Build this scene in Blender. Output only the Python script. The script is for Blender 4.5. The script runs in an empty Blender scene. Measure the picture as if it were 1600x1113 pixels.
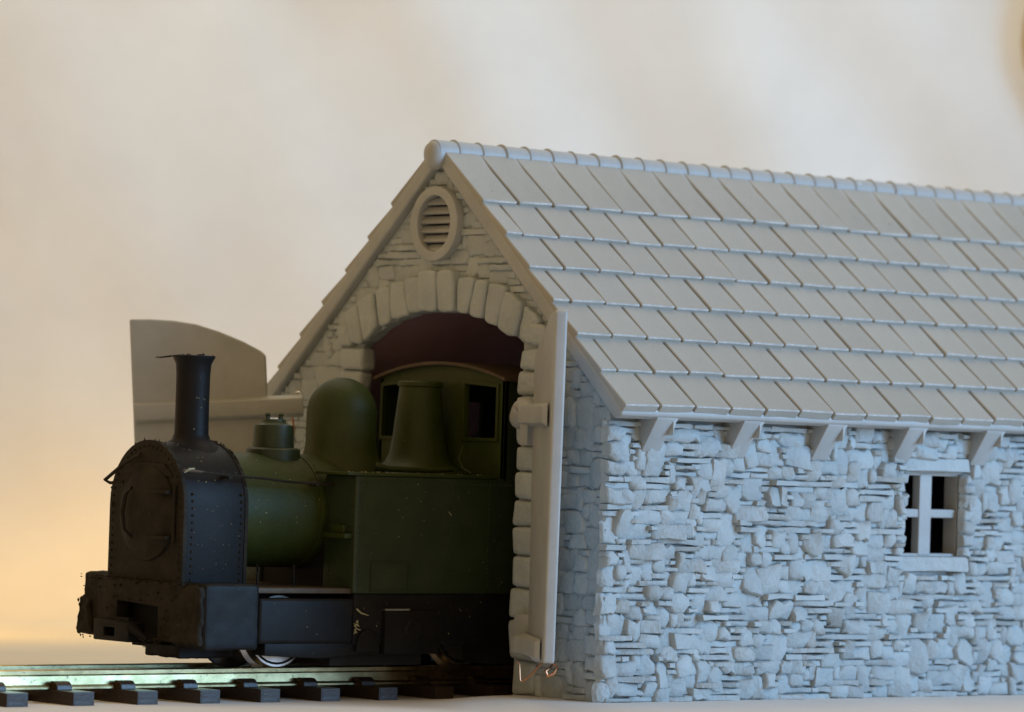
import bpy, bmesh, math, random
from mathutils import Vector, Matrix, noise
from mathutils.geometry import tessellate_polygon
random.seed(7)
R = math.radians
sc = bpy.context.scene
col = sc.collection

# ------------------------------------------------------------ camera, world, lights (1 unit = 1 cm: a small model close up)
sc.unit_settings.system = 'METRIC'
sc.unit_settings.scale_length = 0.01
cam_d = bpy.data.cameras.new('camera')
cam = bpy.data.objects.new('camera', cam_d); col.objects.link(cam)
sc.camera = cam
PHI, PITCH, ROLL = R(39.8817), R(1.3456), R(1.8334)
rv = Vector((math.cos(PHI), -math.sin(PHI), 0))
fw = Vector((math.sin(PHI)*math.cos(PITCH), math.cos(PHI)*math.cos(PITCH), math.sin(PITCH)))
uv = rv.cross(fw)
r2 = rv*math.cos(ROLL) - uv*math.sin(ROLL)*-1
u2 = uv*math.cos(ROLL) + rv*math.sin(ROLL)*-1
m = Matrix((r2, u2, -fw)).transposed().to_4x4()
m.translation = Vector((-32.1207, -36.3774, 2.9663))
cam.matrix_world = m
cam_d.sensor_width = 36
cam_d.lens = 6372.68/1600*36
cam_d.clip_start = 1; cam_d.clip_end = 2000
cam_d.dof.use_dof = True
cam_d.dof.focus_distance = 48.8
cam_d.dof.aperture_fstop = 0.50

w = bpy.data.worlds.new('World'); sc.world = w; w.use_nodes = True
bg = w.node_tree.nodes['Background']
bg.inputs[0].default_value = (1.0, 0.68, 0.345, 1)
bg.inputs[1].default_value = 0.505
sc.view_settings.view_transform = 'Standard'
sc.view_settings.look = 'None'
sc.view_settings.exposure = 0
sc.cycles.max_bounces = 8

def area(name, loc, target, size, power, color, sy=None):
    l = bpy.data.lights.new(name, 'AREA'); l.energy = power; l.color = color
    l.shape = 'RECTANGLE'; l.size = size; l.size_y = sy or size
    o = bpy.data.objects.new(name, l); col.objects.link(o)
    o.location = loc
    o.rotation_euler = (Vector(target)-Vector(loc)).to_track_quat('-Z', 'Y').to_euler()
    return o
area('window_light', (36, -62, 22), (2, 2, 2.5), 34, 61000, (0.283, 0.598, 1.0), 40)
area('backdrop_fill', (3.0, 10.0, 27), (12.5, 20.5, 6), 24, 1950, (1.0, 0.89, 0.62), 8)  # lamp added out of view to brighten the backdrop
def spot(name, loc, target, power, color, angle, blend=1.0, rad=2):
    l = bpy.data.lights.new(name, 'SPOT'); l.energy = power; l.color = color
    l.spot_size = R(angle); l.spot_blend = blend; l.shadow_soft_size = rad
    o = bpy.data.objects.new(name, l); col.objects.link(o); o.location = loc
    o.rotation_euler = (Vector(target)-Vector(loc)).to_track_quat('-Z', 'Y').to_euler()
    return o
spot('desk_lamp', (-9.5, 17.5, 5.0), (3.8, 19.4, -1.25), 10800, (1.0, 0.49, 0.0), 50)

# ------------------------------------------------------------ materials
def newmat(name):
    mt = bpy.data.materials.new(name); mt.use_nodes = True
    nt = mt.node_tree
    return mt, nt, nt.nodes['Principled BSDF']
def nd(nt, t, **kw):
    n = nt.nodes.new(t)
    for k, v in kw.items():
        if k in n.inputs: n.inputs[k].default_value = v
        else: setattr(n, k, v)
    return n
def material(name, c1, c2, scale=3, rough=.5, bump=.15, bscale=20, bdist=.01, metal=0, specks=None, spec=.5, sss=0, island=0, mottle=None):
    mt, nt, b = newmat(name)
    tc = nd(nt, 'ShaderNodeTexCoord')
    n = nd(nt, 'ShaderNodeTexNoise', Scale=scale, Detail=6.0, Roughness=.6)
    nt.links.new(tc.outputs['Object'], n.inputs['Vector'])
    rp = nd(nt, 'ShaderNodeValToRGB')
    rp.color_ramp.elements[0].position = .35; rp.color_ramp.elements[0].color = (*c1, 1)
    rp.color_ramp.elements[1].position = .68; rp.color_ramp.elements[1].color = (*c2, 1)
    nt.links.new(n.outputs['Fac'], rp.inputs[0])
    colo = rp.outputs[0]
    if island:
        g = nd(nt, 'ShaderNodeNewGeometry')
        mr = nd(nt, 'ShaderNodeMapRange'); mr.inputs['To Min'].default_value = 1-island; mr.inputs['To Max'].default_value = 1+island
        oi = nd(nt, 'ShaderNodeObjectInfo')
        ad = nd(nt, 'ShaderNodeMath', operation='ADD'); fr = nd(nt, 'ShaderNodeMath', operation='FRACT')
        nt.links.new(g.outputs['Random Per Island'], ad.inputs[0]); nt.links.new(oi.outputs['Random'], ad.inputs[1])
        nt.links.new(ad.outputs[0], fr.inputs[0]); nt.links.new(fr.outputs[0], mr.inputs[0])
        mx = nd(nt, 'ShaderNodeVectorMath', operation='SCALE')
        nt.links.new(colo, mx.inputs[0]); nt.links.new(mr.outputs[0], mx.inputs['Scale'])
        colo = mx.outputs[0]
    if specks:
        v = nd(nt, 'ShaderNodeTexNoise', Scale=specks[1], Detail=2.0)
        nt.links.new(tc.outputs['Object'], v.inputs['Vector'])
        r3 = nd(nt, 'ShaderNodeValToRGB')
        r3.color_ramp.elements[0].position = specks[2]; r3.color_ramp.elements[0].color = (0, 0, 0, 1)
        r3.color_ramp.elements[1].position = specks[2]+.05; r3.color_ramp.elements[1].color = (specks[3] if len(specks) > 3 else 1,)*3+(1,)
        nt.links.new(v.outputs['Fac'], r3.inputs[0])
        mm = nd(nt, 'ShaderNodeMix', data_type='RGBA')
        nt.links.new(r3.outputs[0], mm.inputs[0]); nt.links.new(colo, mm.inputs[6]); mm.inputs[7].default_value = (*specks[0], 1)
        colo = mm.outputs[2]
    nt.links.new(colo, b.inputs['Base Color'])
    b.inputs['Roughness'].default_value = rough; b.inputs['Metallic'].default_value = metal
    b.inputs['Specular IOR Level'].default_value = spec
    if sss:
        b.inputs['Subsurface Weight'].default_value = sss
        b.inputs['Subsurface Radius'].default_value = (1, .9, .7)
        b.inputs['Subsurface Scale'].default_value = .08
    if bump:
        n2 = nd(nt, 'ShaderNodeTexNoise', Scale=bscale, Detail=5.0, Roughness=.65)
        nt.links.new(tc.outputs['Object'], n2.inputs['Vector'])
        bp = nd(nt, 'ShaderNodeBump', Strength=bump, Distance=bdist)
        nt.links.new(n2.outputs['Fac'], bp.inputs['Height']); nt.links.new(bp.outputs[0], b.inputs['Normal'])
    return mt
RESIN = material('grey_resin', (.345, .365, .365), (.42, .435, .43), 1.6, .46, .25, 14, .015, sss=.12, specks=((.62, .64, .64), 26, .74, .5))
STONE = material('grey_resin_stone', (.365, .41, .42), (.435, .48, .485), 2.2, .5, .7, 8, .05, sss=.1, island=.07)
SLATE = material('grey_resin_slate', (.335, .332, .30), (.395, .388, .35), 1.1, .55, .35, 18, .012, sss=.1, island=.05, specks=((.6, .62, .6), 30, .745, .5))
EDGE = material('grey_resin_scuffed_edge', (.33, .345, .34), (.60, .62, .61), 6, .5, .6, 30, .02)
INNER = material('maroon_glow_resin', (.58, .36, .42), (.66, .42, .48), 2, .7, .2, 14, .02)  # maroon tint stands in for light glowing through the resin
GREEN = material('olive_green_paint', (.021, .033, .004), (.036, .048, .007), 2.0, .5, .5, 22, .010, spec=.3, specks=((.35, .33, .16), 34, .755, .7))
GREEND = material('dark_green_paint', (.018, .030, .012), (.028, .041, .017), 2.0, .42, .3, 26, .006, spec=.35, specks=((.30, .32, .2), 30, .76, .7))
BLACK = material('black_paint', (.006, .006, .007), (.012, .011, .010), 2.5, .5, .35, 24, .006, spec=.16, specks=((.3, .3, .3), 30, .745, .6))
SOOT = material('dusty_brown_black_paint', (.010, .008, .005), (.027, .021, .013), 3.5, .7, .8, 20, .012, spec=.2, specks=((.3, .28, .22), 34, .74, .6))
BROWN = material('brown_edge_paint', (.05, .032, .014), (.085, .055, .028), 6, .6, .6, 25, .01)
DARK = material('black_recess', (.002, .002, .002), (.004, .004, .004), 3, .8, 0)  # near black, also stands in for shade beneath the engine
STEEL = material('nickel_silver', (.30, .24, .12), (.56, .45, .24), 3, .30, .3, 30, .004, metal=1, specks=((.1, .09, .06), 22, .66, .8))
TYRE = material('wheel_steel', (.55, .52, .50), (.72, .70, .68), 5, .28, .2, 30, .004, metal=1)
SLEEPER = material('brown_black_plastic', (.020, .012, .008), (.036, .022, .015), 5, .35, .5, 24, .012)
GLOSS = material('shiny_spot_gloss', (.6, .65, .66), (.75, .8, .8), 5, .05, 0)
COPPER = material('copper_wire', (.55, .24, .12), (.68, .34, .18), 8, .4, .1, 20, .005, metal=1)
DUST = material('pale_dust', (.25, .23, .14), (.36, .33, .2), 8, .9, 0)
WOOD = material('brown_wood', (.55, .34, .12), (.66, .43, .16), .2, .7, 0)
def paper_mat():
    mt, nt, b = newmat('white_paper')
    tc = nd(nt, 'ShaderNodeTexCoord')
    n = nd(nt, 'ShaderNodeTexNoise', Scale=.35, Detail=8.0, Roughness=.62)
    n2 = nd(nt, 'ShaderNodeTexNoise', Scale=9.0, Detail=6.0, Roughness=.7)
    nt.links.new(tc.outputs['Object'], n.inputs['Vector']); nt.links.new(tc.outputs['Object'], n2.inputs['Vector'])
    rp = nd(nt, 'ShaderNodeValToRGB')
    rp.color_ramp.elements[0].position = .3; rp.color_ramp.elements[0].color = (.74, .73, .70, 1)
    rp.color_ramp.elements[1].position = .7; rp.color_ramp.elements[1].color = (.82, .81, .78, 1)
    nt.links.new(n.outputs['Fac'], rp.inputs[0]); nt.links.new(rp.outputs[0], b.inputs['Base Color'])
    b.inputs['Roughness'].default_value = .85; b.inputs['Specular IOR Level'].default_value = .2
    bp = nd(nt, 'ShaderNodeBump', Strength=.25, Distance=.02)
    nt.links.new(n2.outputs['Fac'], bp.inputs['Height']); nt.links.new(bp.outputs[0], b.inputs['Normal'])
    return mt
PAPER = paper_mat()

# ------------------------------------------------------------ mesh helpers
class MB:
    def __init__(s): s.v = []; s.f = []; s.mi = []
    def add(s, vs, fs, mi=0):
        o = len(s.v); s.v += [tuple(v) for v in vs]
        for f in fs: s.f.append([i+o for i in f]); s.mi.append(mi)
        return s
    def box(s, x0, x1, y0, y1, z0, z1, mi=0):
        v = [(x, y, z) for x in (x0, x1) for y in (y0, y1) for z in (z0, z1)]
        return s.add(v, [(0, 1, 3, 2), (4, 6, 7, 5), (0, 4, 5, 1), (2, 3, 7, 6), (0, 2, 6, 4), (1, 5, 7, 3)], mi)
    def prism(s, poly, axis, a, b, mi=0):
        def P(p, t):
            return (t, p[0], p[1]) if axis == 'x' else ((p[0], t, p[1]) if axis == 'y' else (p[0], p[1], t))
        n = len(poly)
        v = [P(p, a) for p in poly]+[P(p, b) for p in poly]
        f = [tuple(range(n))[::-1], tuple(range(n, 2*n))]+[(i, (i+1) % n, n+(i+1) % n, n+i) for i in range(n)]
        return s.add(v, f, mi)
    def lathe(s, prof, c, axis='z', n=32, close=True, mi=0):
        vs = []; fs = []
        for r, h in prof:
            for k in range(n):
                a = 2*math.pi*k/n
                p = (r*math.cos(a), r*math.sin(a), h)
                if axis == 'x': p = (h, r*math.cos(a), r*math.sin(a))
                if axis == 'y': p = (r*math.cos(a), h, r*math.sin(a))
                vs.append((p[0]+c[0], p[1]+c[1], p[2]+c[2]))
        for i in range(len(prof)-1):
            for k in range(n):
                fs.append((i*n+k, i*n+(k+1) % n, (i+1)*n+(k+1) % n, (i+1)*n+k))
        if close:
            fs.append(tuple(range(n))[::-1]); fs.append(tuple((len(prof)-1)*n+k for k in range(n)))
        return s.add(vs, fs, mi)
    def tube(s, pts, r, n=8, mi=0):
        pts = [Vector(p) for p in pts]; vs = []; fs = []
        for i, p in enumerate(pts):
            t = (pts[min(i+1, len(pts)-1)]-pts[max(i-1, 0)]).normalized()
            a = t.orthogonal().normalized() if abs(t.z) > .9 else t.cross(Vector((0, 0, 1))).normalized()
            b = t.cross(a)
            rr = r[i] if isinstance(r, (list, tuple)) else r
            for k in range(n):
                q = 2*math.pi*k/n
                vs.append(p+(a*math.cos(q)+b*math.sin(q))*rr)
        for i in range(len(pts)-1):
            for k in range(n):
                fs.append((i*n+k, i*n+(k+1) % n, (i+1)*n+(k+1) % n, (i+1)*n+k))
        fs.append(tuple(range(n))[::-1]); fs.append(tuple((len(pts)-1)*n+k for k in range(n)))
        return s.add(vs, fs, mi)
    def plate(s, outer, holes, P0, P1, mi=0):
        """2-D outline with holes between two depths; P0/P1 map (u,v) to 3-D."""
        loops = [outer]+holes
        flat = [p for l in loops for p in l]
        tris = tessellate_polygon([[Vector((p[0], p[1], 0)) for p in l] for l in loops])
        n = len(flat); o = []
        vs = [P0(*p) for p in flat]+[P1(*p) for p in flat]
        fs = [tuple(t) for t in tris]+[tuple(i+n for i in t[::-1]) for t in tris]
        k = 0
        for l in loops:
            m_ = len(l)
            for i in range(m_): fs.append((k+i, k+(i+1) % m_, n+k+(i+1) % m_, n+k+i))
            k += m_
        return s.add(vs, fs, mi)
    def build(s, name, mats, parent=None, smooth=None, bevel=0, seg=2, kind=None, label=None):
        me = bpy.data.meshes.new(name)
        me.from_pydata(s.v, [], s.f)
        for mt in (mats if isinstance(mats, (list, tuple)) else [mats]): me.materials.append(mt)
        me.polygons.foreach_set('material_index', s.mi)
        bm = bmesh.new(); bm.from_mesh(me)
        bmesh.ops.recalc_face_normals(bm, faces=bm.faces)
        if bevel:
            es = [e for e in bm.edges if len(e.link_faces) == 2 and e.calc_face_angle(0) > R(25)]
            bmesh.ops.bevel(bm, geom=es, offset=bevel, segments=seg, profile=.6, affect='EDGES', clamp_overlap=True)
        bm.to_mesh(me); bm.free()
        if smooth is not None:
            me.polygons.foreach_set('use_smooth', [True]*len(me.polygons))
            me.set_sharp_from_angle(angle=R(smooth))
        return link(name, me, parent, kind, label)
def link(name, me, parent=None, kind=None, label=None):
    o = bpy.data.objects.new(name, me); col.objects.link(o)
    if parent is not None:
        o.parent = parent
        if parent.type == 'EMPTY': o.location = -parent.location
    if kind: o['kind'] = kind
    if label: o['label'] = label
    return o
def thing(name, loc, label, cat):
    e = bpy.data.objects.new(name, None); e.location = loc; e.empty_display_size = .5; col.objects.link(e)
    e['label'] = label; e['category'] = cat
    return e
def jit(a): return random.uniform(-a, a)

# ------------------------------------------------------------ the setting: one paper sheet, table part and raised backdrop
def sm(x, a, b):
    t = max(0, min(1, (x-a)/(b-a))); return t*t*(3-2*t)
def table_z(x, y):
    s = sm(x, -1.6, -.25)*(1-sm(y, 1.7, 2.7))
    return -.10*(1-s)
FH = Vector((math.sin(PHI), math.cos(PHI), 0)); RH = Vector((math.cos(PHI), -math.sin(PHI), 0))
def grid(us, vs, fn):
    v = [fn(a, b) for b in vs for a in us]; n = len(us)
    f = [(j*n+i, j*n+i+1, (j+1)*n+i+1, (j+1)*n+i) for j in range(len(vs)-1) for i in range(n-1)]
    return v, f
def frange(a, b, n): return [a+(b-a)*i/n for i in range(n+1)]
D0, DR = 18.5, 5.0
def table_pt(u, d):
    p = RH*u+FH*d
    return (p.x, p.y, table_z(p.x, p.y))
v, f = grid(frange(-30, 17, 235), frange(-20, D0, 160), table_pt)
t = MB().add(v, f).build('tabletop', PAPER, smooth=60); t['kind'] = 'structure'
def back_pt(u, s):
    L = DR*math.pi/2
    if s < L:
        a = s/DR; d = D0+DR*math.sin(a); z = DR*(1-math.cos(a))
    else:
        d = D0+DR; z = DR+(s-L)
    k = sm(s, 0, 10)
    d += k*(.22*math.sin(u*.35+.6)+.25*noise.noise(Vector((u*.16, s*.12, 1)))+.22*noise.noise(Vector((u*.4+.2*s, s*.2, 5))))
    c = max(0, u-edge_u(s)+.45)
    d -= 0.9*c*c
    p = RH*u+FH*d
    return (p.x, p.y, z-.10)
def edge_u(s): return 7.5+.22*max(0, s-13.6)**1.5+.42*max(0, 13.2-s)**1.25
US = frange(0, 1, 160)
vs_ = []
SS = frange(0, 46, 120)
for s_ in SS:
    for a in US:
        u1 = min(17 if s_ < 8 else edge_u(s_), 17+0*s_) if False else edge_u(s_)
        u1 = min(u1, 19)
        vs_.append(back_pt(-30+(u1+30)*a, s_))
n_ = len(US)
t = MB().add(vs_, [(j*n_+i, j*n_+i+1, (j+1)*n_+i+1, (j+1)*n_+i) for j in range(len(SS)-1) for i in range(n_-1)]).build('backdrop', PAPER, smooth=60)
t['kind'] = 'structure'
wd = MB().box(-30, 30, -1.5, 1.5, -10, 60).build('wooden_board', WOOD, bevel=.3)
wd['label'] = 'blurred brown board glimpsed past the right edge of the paper backdrop, upper right corner'; wd['category'] = 'board'
wd.location = RH*38+FH*46; wd.rotation_euler = (0, 0, -PHI)

# ------------------------------------------------------------ engine shed
LX = 17.4; HY = 3.663; TAN = .9056; ANG = math.atan(TAN)  # shed lengthened out of view so that it shades the lower backdrop
shed = thing('engine_shed', (0, 0, 0), 'grey resin model engine shed with stone walls, slate roof and open arched doors', 'model building')
# gable walls
GX0, GX1 = .12, .24
WY0, WY1 = .42, 2*HY-.42
def roof_z(y): y = min(y, 2*HY-y); return 3.40+TAN*(y-.14)-.01
def arch_loop():
    yc, zc, ra = 3.55, 1.786, 2.97
    a0 = math.acos((5.20-yc)/ra)
    l = [(1.98, -.1)]
    a_s = math.pi-math.acos((yc-1.98)/ra)
    for k in range(0, 25):
        a = a_s+(a0-a_s)*k/24
        l.append((yc+ra*math.cos(a), zc+ra*math.sin(a)))
    return l+[(5.2, -.1)]
AL = arch_loop()
outer = [(WY0, -.1)]+AL+[(WY1, -.1), (WY1, roof_z(WY1)), (HY, roof_z(HY)), (WY0, roof_z(WY0))]
VZ = 5.81
hole = [(HY+.36*math.cos(a), VZ+.36*math.sin(a)) for a in [2*math.pi*k/28 for k in range(28)]]
gable = MB().plate(outer, [hole], lambda u, v: (GX0, u, v), lambda u, v: (GX1, u, v)).build('gable_wall', [STONE], shed)
outer2 = [(WY0, -.1), (WY1, -.1), (WY1, roof_z(WY1)), (HY, roof_z(HY)), (WY0, roof_z(WY0))]
MB().plate(outer2, [], lambda u, v: (LX-.4, u, v), lambda u, v: (LX-.15, u, v)).build('gable_wall', INNER, shed)
# side walls (near one with the window opening)
WX0, WX1, WZ0, WZ1 = 5.16, 6.28, 1.80, 2.86
so = [(GX0, -.1), (LX-.15, -.1), (LX-.15, 3.6), (GX0, 3.6)]
side = MB().plate(so, [[(WX0, WZ0), (WX1, WZ0), (WX1, WZ1), (WX0, WZ1)]], lambda u, v: (u, .425, v), lambda u, v: (u, .72, v)).build('side_wall', STONE, shed)
MB().box(GX1, LX-.15, WY1-.3, WY1, -.1, 3.5).build('side_wall', STONE, shed)
MB().box(GX1+.01, LX-.41, .73, .76, -.1, 1.7).box(GX1+.01, LX-.41, .73, .76, 2.95, 3.3).build('wall_lining', INNER, shed)

def stone(mb, u0, u1, v0, v1, h, place, soft=.02, rag=1.0):
    """one rubble stone: an uneven outline raised from the wall with a tilted, chipped face; place(u,v,h)->3-D"""
    w_, h_ = u1-u0, v1-v0
    a = min(w_, h_)
    cu, cv = (u0+u1)/2, (v0+v1)/2
    pts = []
    corners = [(u0, v0), (u1, v0), (u1, v1), (u0, v1)]
    for i, (x, y) in enumerate(corners):
        nx, ny = corners[(i+1) % 4]
        cut = random.random()
        if cut < .55 and a > .08:
            c = random.uniform(.15, .5)*a
            px, py = corners[i-1]
            d1 = Vector((px-x, py-y)).normalized()*c*random.uniform(.5, 1); d2 = Vector((nx-x, ny-y)).normalized()*c
            pts += [(x+d1.x, y+d1.y), (x+d2.x, y+d2.y)]
        else:
            pts.append((x+jit(.16*a)*rag, y+jit(.14*a)*rag))
        if random.random() < .65 and (abs(nx-x)+abs(ny-y)) > .15:
            t_ = random.uniform(.3, .7)
            pts.append((x+(nx-x)*t_+jit(.14*a)*rag, y+(ny-y)*t_+jit(.14*a)*rag))
    n = len(pts)
    tu, tv = random.uniform(-.12, .42)*min(1, h/.08), random.uniform(-.34, .30)*min(1, h/.08)
    def H(x, y, k): return max(.012, (h+(x-cu)*tu+(y-cv)*tv))*k
    vs = []
    for (x, y) in pts:
        d = Vector((x-cu, y-cv)); d = d.normalized()*min(.03, a*.28) if d.length > 1e-6 else d
        vs.append(place(x+d.x, y+d.y*.7, -.01))
    for (x, y) in pts: vs.append(place(x, y, H(x, y, .5)))
    ins = min(.032, a*.24)*random.uniform(.7, 1.2)
    for kk, hk in ((.32, .84), (1, 1)):
        for (x, y) in pts:
            d = Vector((cu-x, cv-y)); d = d.normalized()*ins*kk if d.length > 1e-6 else d
            vs.append(place(x+d.x, y+d.y, H(x+d.x, y+d.y, hk)))
    ox, oy = cu+jit(.2*w_), cv+jit(.2*h_)
    vs.append(place(ox, oy, H(ox, oy, 1)+random.uniform(-.010, .014)))
    fs = []
    for r_ in (0, 1, 2):
        for i in range(n): fs.append((r_*n+i, r_*n+(i+1) % n, (r_+1)*n+(i+1) % n, (r_+1)*n+i))
    for i in range(n): fs.append((3*n+i, 3*n+(i+1) % n, 4*n))
    mb.add(vs, fs)

SIZES = [((2, 1), 6), ((3, 1), 9), ((4, 1), 8), ((5, 1), 4), ((6, 1), 2), ((2, 2), 17), ((3, 2), 12), ((2, 3), 14), ((3, 3), 14), ((3, 4), 6), ((4, 3), 4), ((4, 5), 1), ((2, 4), 6), ((1, 2), 4), ((1, 3), 3), ((4, 2), 6), ((3, 5), 4)]
def pack(U, V, ok):
    used = [[not ok(i, j) for i in range(U)] for j in range(V)]
    out = []
    cells = [(i, j) for j in range(V) for i in range(U)]
    bag = [s for s, w_ in SIZES for _ in range(w_)]
    # large ones first at random, then fill
    for _ in range(int(U*V*.35)):
        a, b = random.choice(bag)
        i, j = random.randrange(U), random.randrange(V)
        if i+a > U or j+b > V or a*b < 4: continue
        if any(used[j+q][i+p] for q in range(b) for p in range(a)): continue
        for q in range(b):
            for p in range(a): used[j+q][i+p] = True
        out.append((i, j, a, b))
    for (i, j) in cells:
        if used[j][i]: continue
        for tr in range(9):
            a, b = random.choice(bag) if tr < 8 else (1, 1)
            if i+a > U or j+b > V: continue
            if any(used[j+q][i+p] for q in range(b) for p in range(a)): continue
            for q in range(b):
                for p in range(a): used[j+q][i+p] = True
            out.append((i, j, a, b)); break
    return out
CU, CV = .098, .083
stones = []     # (area, parent, args, place)
def side_place(x, z, h): return (x, .408-h*1.0, z)
U = int((LX-.2-.1)/CU)
def ok_side(i, j):
    x0, x1, z0, z1 = .10+i*CU, .10+(i+1)*CU, -.01+j*CV, -.01+(j+1)*CV
    return not (x1 > WX0-.05 and x0 < WX1+.06 and z1 > 1.60 and z0 < 3.06)
for (i, j, a, b) in pack(U, int(3.46/CV), ok_side):
    x0, z0 = .10+i*CU, -.01+j*CV
    g = random.uniform(.0, .034)
    x1, z1 = x0+a*CU, z0+b*CV
    if b == 1:
        h = random.choice([.03, .06, .09, .12, .14])*random.uniform(.8, 1.15); z0 += .004; z1 -= random.uniform(.006, .022); x0 -= g; x1 += random.uniform(-.01, .05)
    else:
        h = random.choice([.04, .07, .09, .11, .13])*random.uniform(.8, 1.2); x0 -= g; x1 += g*1.3; z0 -= g*.8; z1 += g*.5
    h = h*.82+.014
    stones.append((a*b*(1 if x0 < 7.7 else .01), side, (x0+jit(.008), x1+jit(.008), max(z0, .0), z1, h), side_place))
# window surround stones: lintel, sill, jambs
sur = []
sur.append(('lintel', (5.13, 6.33, 2.885, 3.06, .075)))
sur.append(('window_sill', (5.14, 6.26, 1.60, 1.795, .07)))
for nm, ar in sur:
    mb = MB(); stone(mb, *ar, side_place, rag=.2)
    mb.build(nm, STONE, shed, smooth=38)
z = 1.80
while z < 2.86:
    hh = random.uniform(.12, .2)
    for (a, b) in ((WX0-.16-jit(.03), WX0+.02), (WX1-.02, WX1+.14+jit(.04))):
        stones.append((60, side, (a, b+jit(.025), z, min(z+hh-.004, 2.88), random.uniform(.07, .11)), side_place))
    z += hh
# gable stones
def gab_place(y, z, h): return (GX0-h, y, z)
def ok_gab(i, j):
    y, z = .40+(i+.5)*CU*1.15, (j+.5)*CV*1.1
    if y > WY1-.0 or z > roof_z(y)-.05: return False
    if z < 4.3 and 1.58 < y < 5.60: return False
    if math.hypot(y-3.55, z-1.45) < 3.70 and z > 4.2 and 1.45 < y < 5.5: return False
    if math.hypot(y-HY, z-VZ) < .46: return False
    return True
for (i, j, a, b) in pack(int(6.6/(CU*1.15)), int(6.6/(CV*1.1)), ok_gab):
    y0, z0 = .40+i*CU*1.15, j*CV*1.1
    y1, z1 = y0+a*CU*1.15, z0+b*CV*1.1
    g = random.uniform(0, .015)
    h = random.choice([.015, .025, .035, .05])*random.uniform(.8, 1.2)
    stones.append((a*b*.55*(.3 if z0 < 3.6 and y0 > 5 else 1), gable, (y0-g, y1+g, z0, z1-(.015 if b == 1 else 0), h), gab_place))
stones.sort(key=lambda s: -s[0])
SM = 52
for s_ in stones[:296]:
    mb = MB(); stone(mb, *s_[2], s_[3]); mb.build('stone', STONE, s_[1], smooth=SM)
for par in (side, gable):
    mb = MB()
    for s_ in stones[296:]:
        if s_[1] is par: stone(mb, *s_[2], s_[3])
    mb.build('small_stones', STONE, par, smooth=SM, kind='stuff')
# jamb quoins
def quoin(y0, y1, z0, z1, proud):
    mb = MB()
    mb.box(GX0-proud, GX1+.03, y0, y1, z0, z1)
    o = mb.build('quoin_stone', STONE, gable, smooth=50, bevel=min(.07, (z1-z0)*.25), seg=3)
    for v in o.data.vertices:
        nn = noise.noise_vector(v.co*3.1)
        v.co += Vector((nn.x*.02, nn.y*.045, nn.z*.03))
    return o
zb = -.02
ZS = [0, .42, .92, 1.30, 1.70, 2.06, 2.38, 2.72, 3.05, 3.35, 3.66, 3.96]
for k in range(len(ZS)-1):
    z0, z1 = ZS[k]+.008, ZS[k+1]-.008
    quoin(1.52-(.12 if k % 2 else 0)+jit(.03), 2.01+jit(.03)-(.04 if k % 3 == 0 else 0), z0, z1, .09+jit(.012))
    quoin(5.16+jit(.03), 5.58+(.14 if k % 2 else 0)+jit(.03), z0, z1, .09+jit(.012))
quoin(1.50, 1.96, 3.965, 4.24, .10)
quoin(5.10, 5.56, 3.965, 4.24, .10)
# arch voussoirs
VOUS = [[(5.67, 4.52), (5.4, 4.55), (5.3, 4.27), (5.59, 4.28)],
 [(5.5, 4.7), (5.2, 4.81), (5.08, 4.29), (5.32, 4.29)],
 [(5.21, 4.83), (4.9, 4.97), (4.79, 4.49), (5.07, 4.3)],
 [(4.9, 4.98), (4.58, 5.05), (4.53, 4.56), (4.78, 4.5)],
 [(4.58, 5.07), (4.27, 5.11), (4.16, 4.65), (4.52, 4.59)],
 [(4.28, 5.13), (3.91, 5.14), (3.85, 4.69), (4.15, 4.67)],
 [(3.93, 5.21), (3.58, 5.22), (3.55, 4.69), (3.9, 4.7)],
 [(3.58, 5.22), (3.26, 5.22), (3.21, 4.68), (3.55, 4.69)],
 [(3.17, 5.14), (2.83, 5.12), (2.96, 4.66), (3.18, 4.68)],
 [(2.82, 5.11), (2.6, 5.08), (2.69, 4.59), (2.94, 4.64)],
 [(2.6, 5.07), (2.24, 5.0), (2.4, 4.5), (2.66, 4.56)],
 [(2.24, 4.97), (1.9, 4.8), (2.04, 4.36), (2.39, 4.49)],
 [(1.9, 4.78), (1.6, 4.59), (1.77, 4.28), (2.0, 4.35)],
 [(1.76, 4.55), (1.45, 4.53), (1.46, 4.27), (1.75, 4.28)]]
for k, q in enumerate(VOUS):
    cy_, cz_ = sum(p[0] for p in q)/4, sum(p[1] for p in q)/4
    pts = []
    for i in range(4):
        a, b = q[i], q[(i+1) % 4]
        for t_ in (0, .33, .66):
            y_, z_ = a[0]+(b[0]-a[0])*t_, a[1]+(b[1]-a[1])*t_
            if t_ == 0: y_ += (cy_-y_)*.05; z_ += (cz_-z_)*.05
            pts.append((y_+jit(.012), z_+jit(.012)))
    mb = MB(); mb.prism(pts, 'x', GX0-(.12+jit(.025)+(.02 if k in (6, 7) else 0)), GX1+.03)
    mb.build('arch_stone', STONE, gable, smooth=60, bevel=.045, seg=3)
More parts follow.
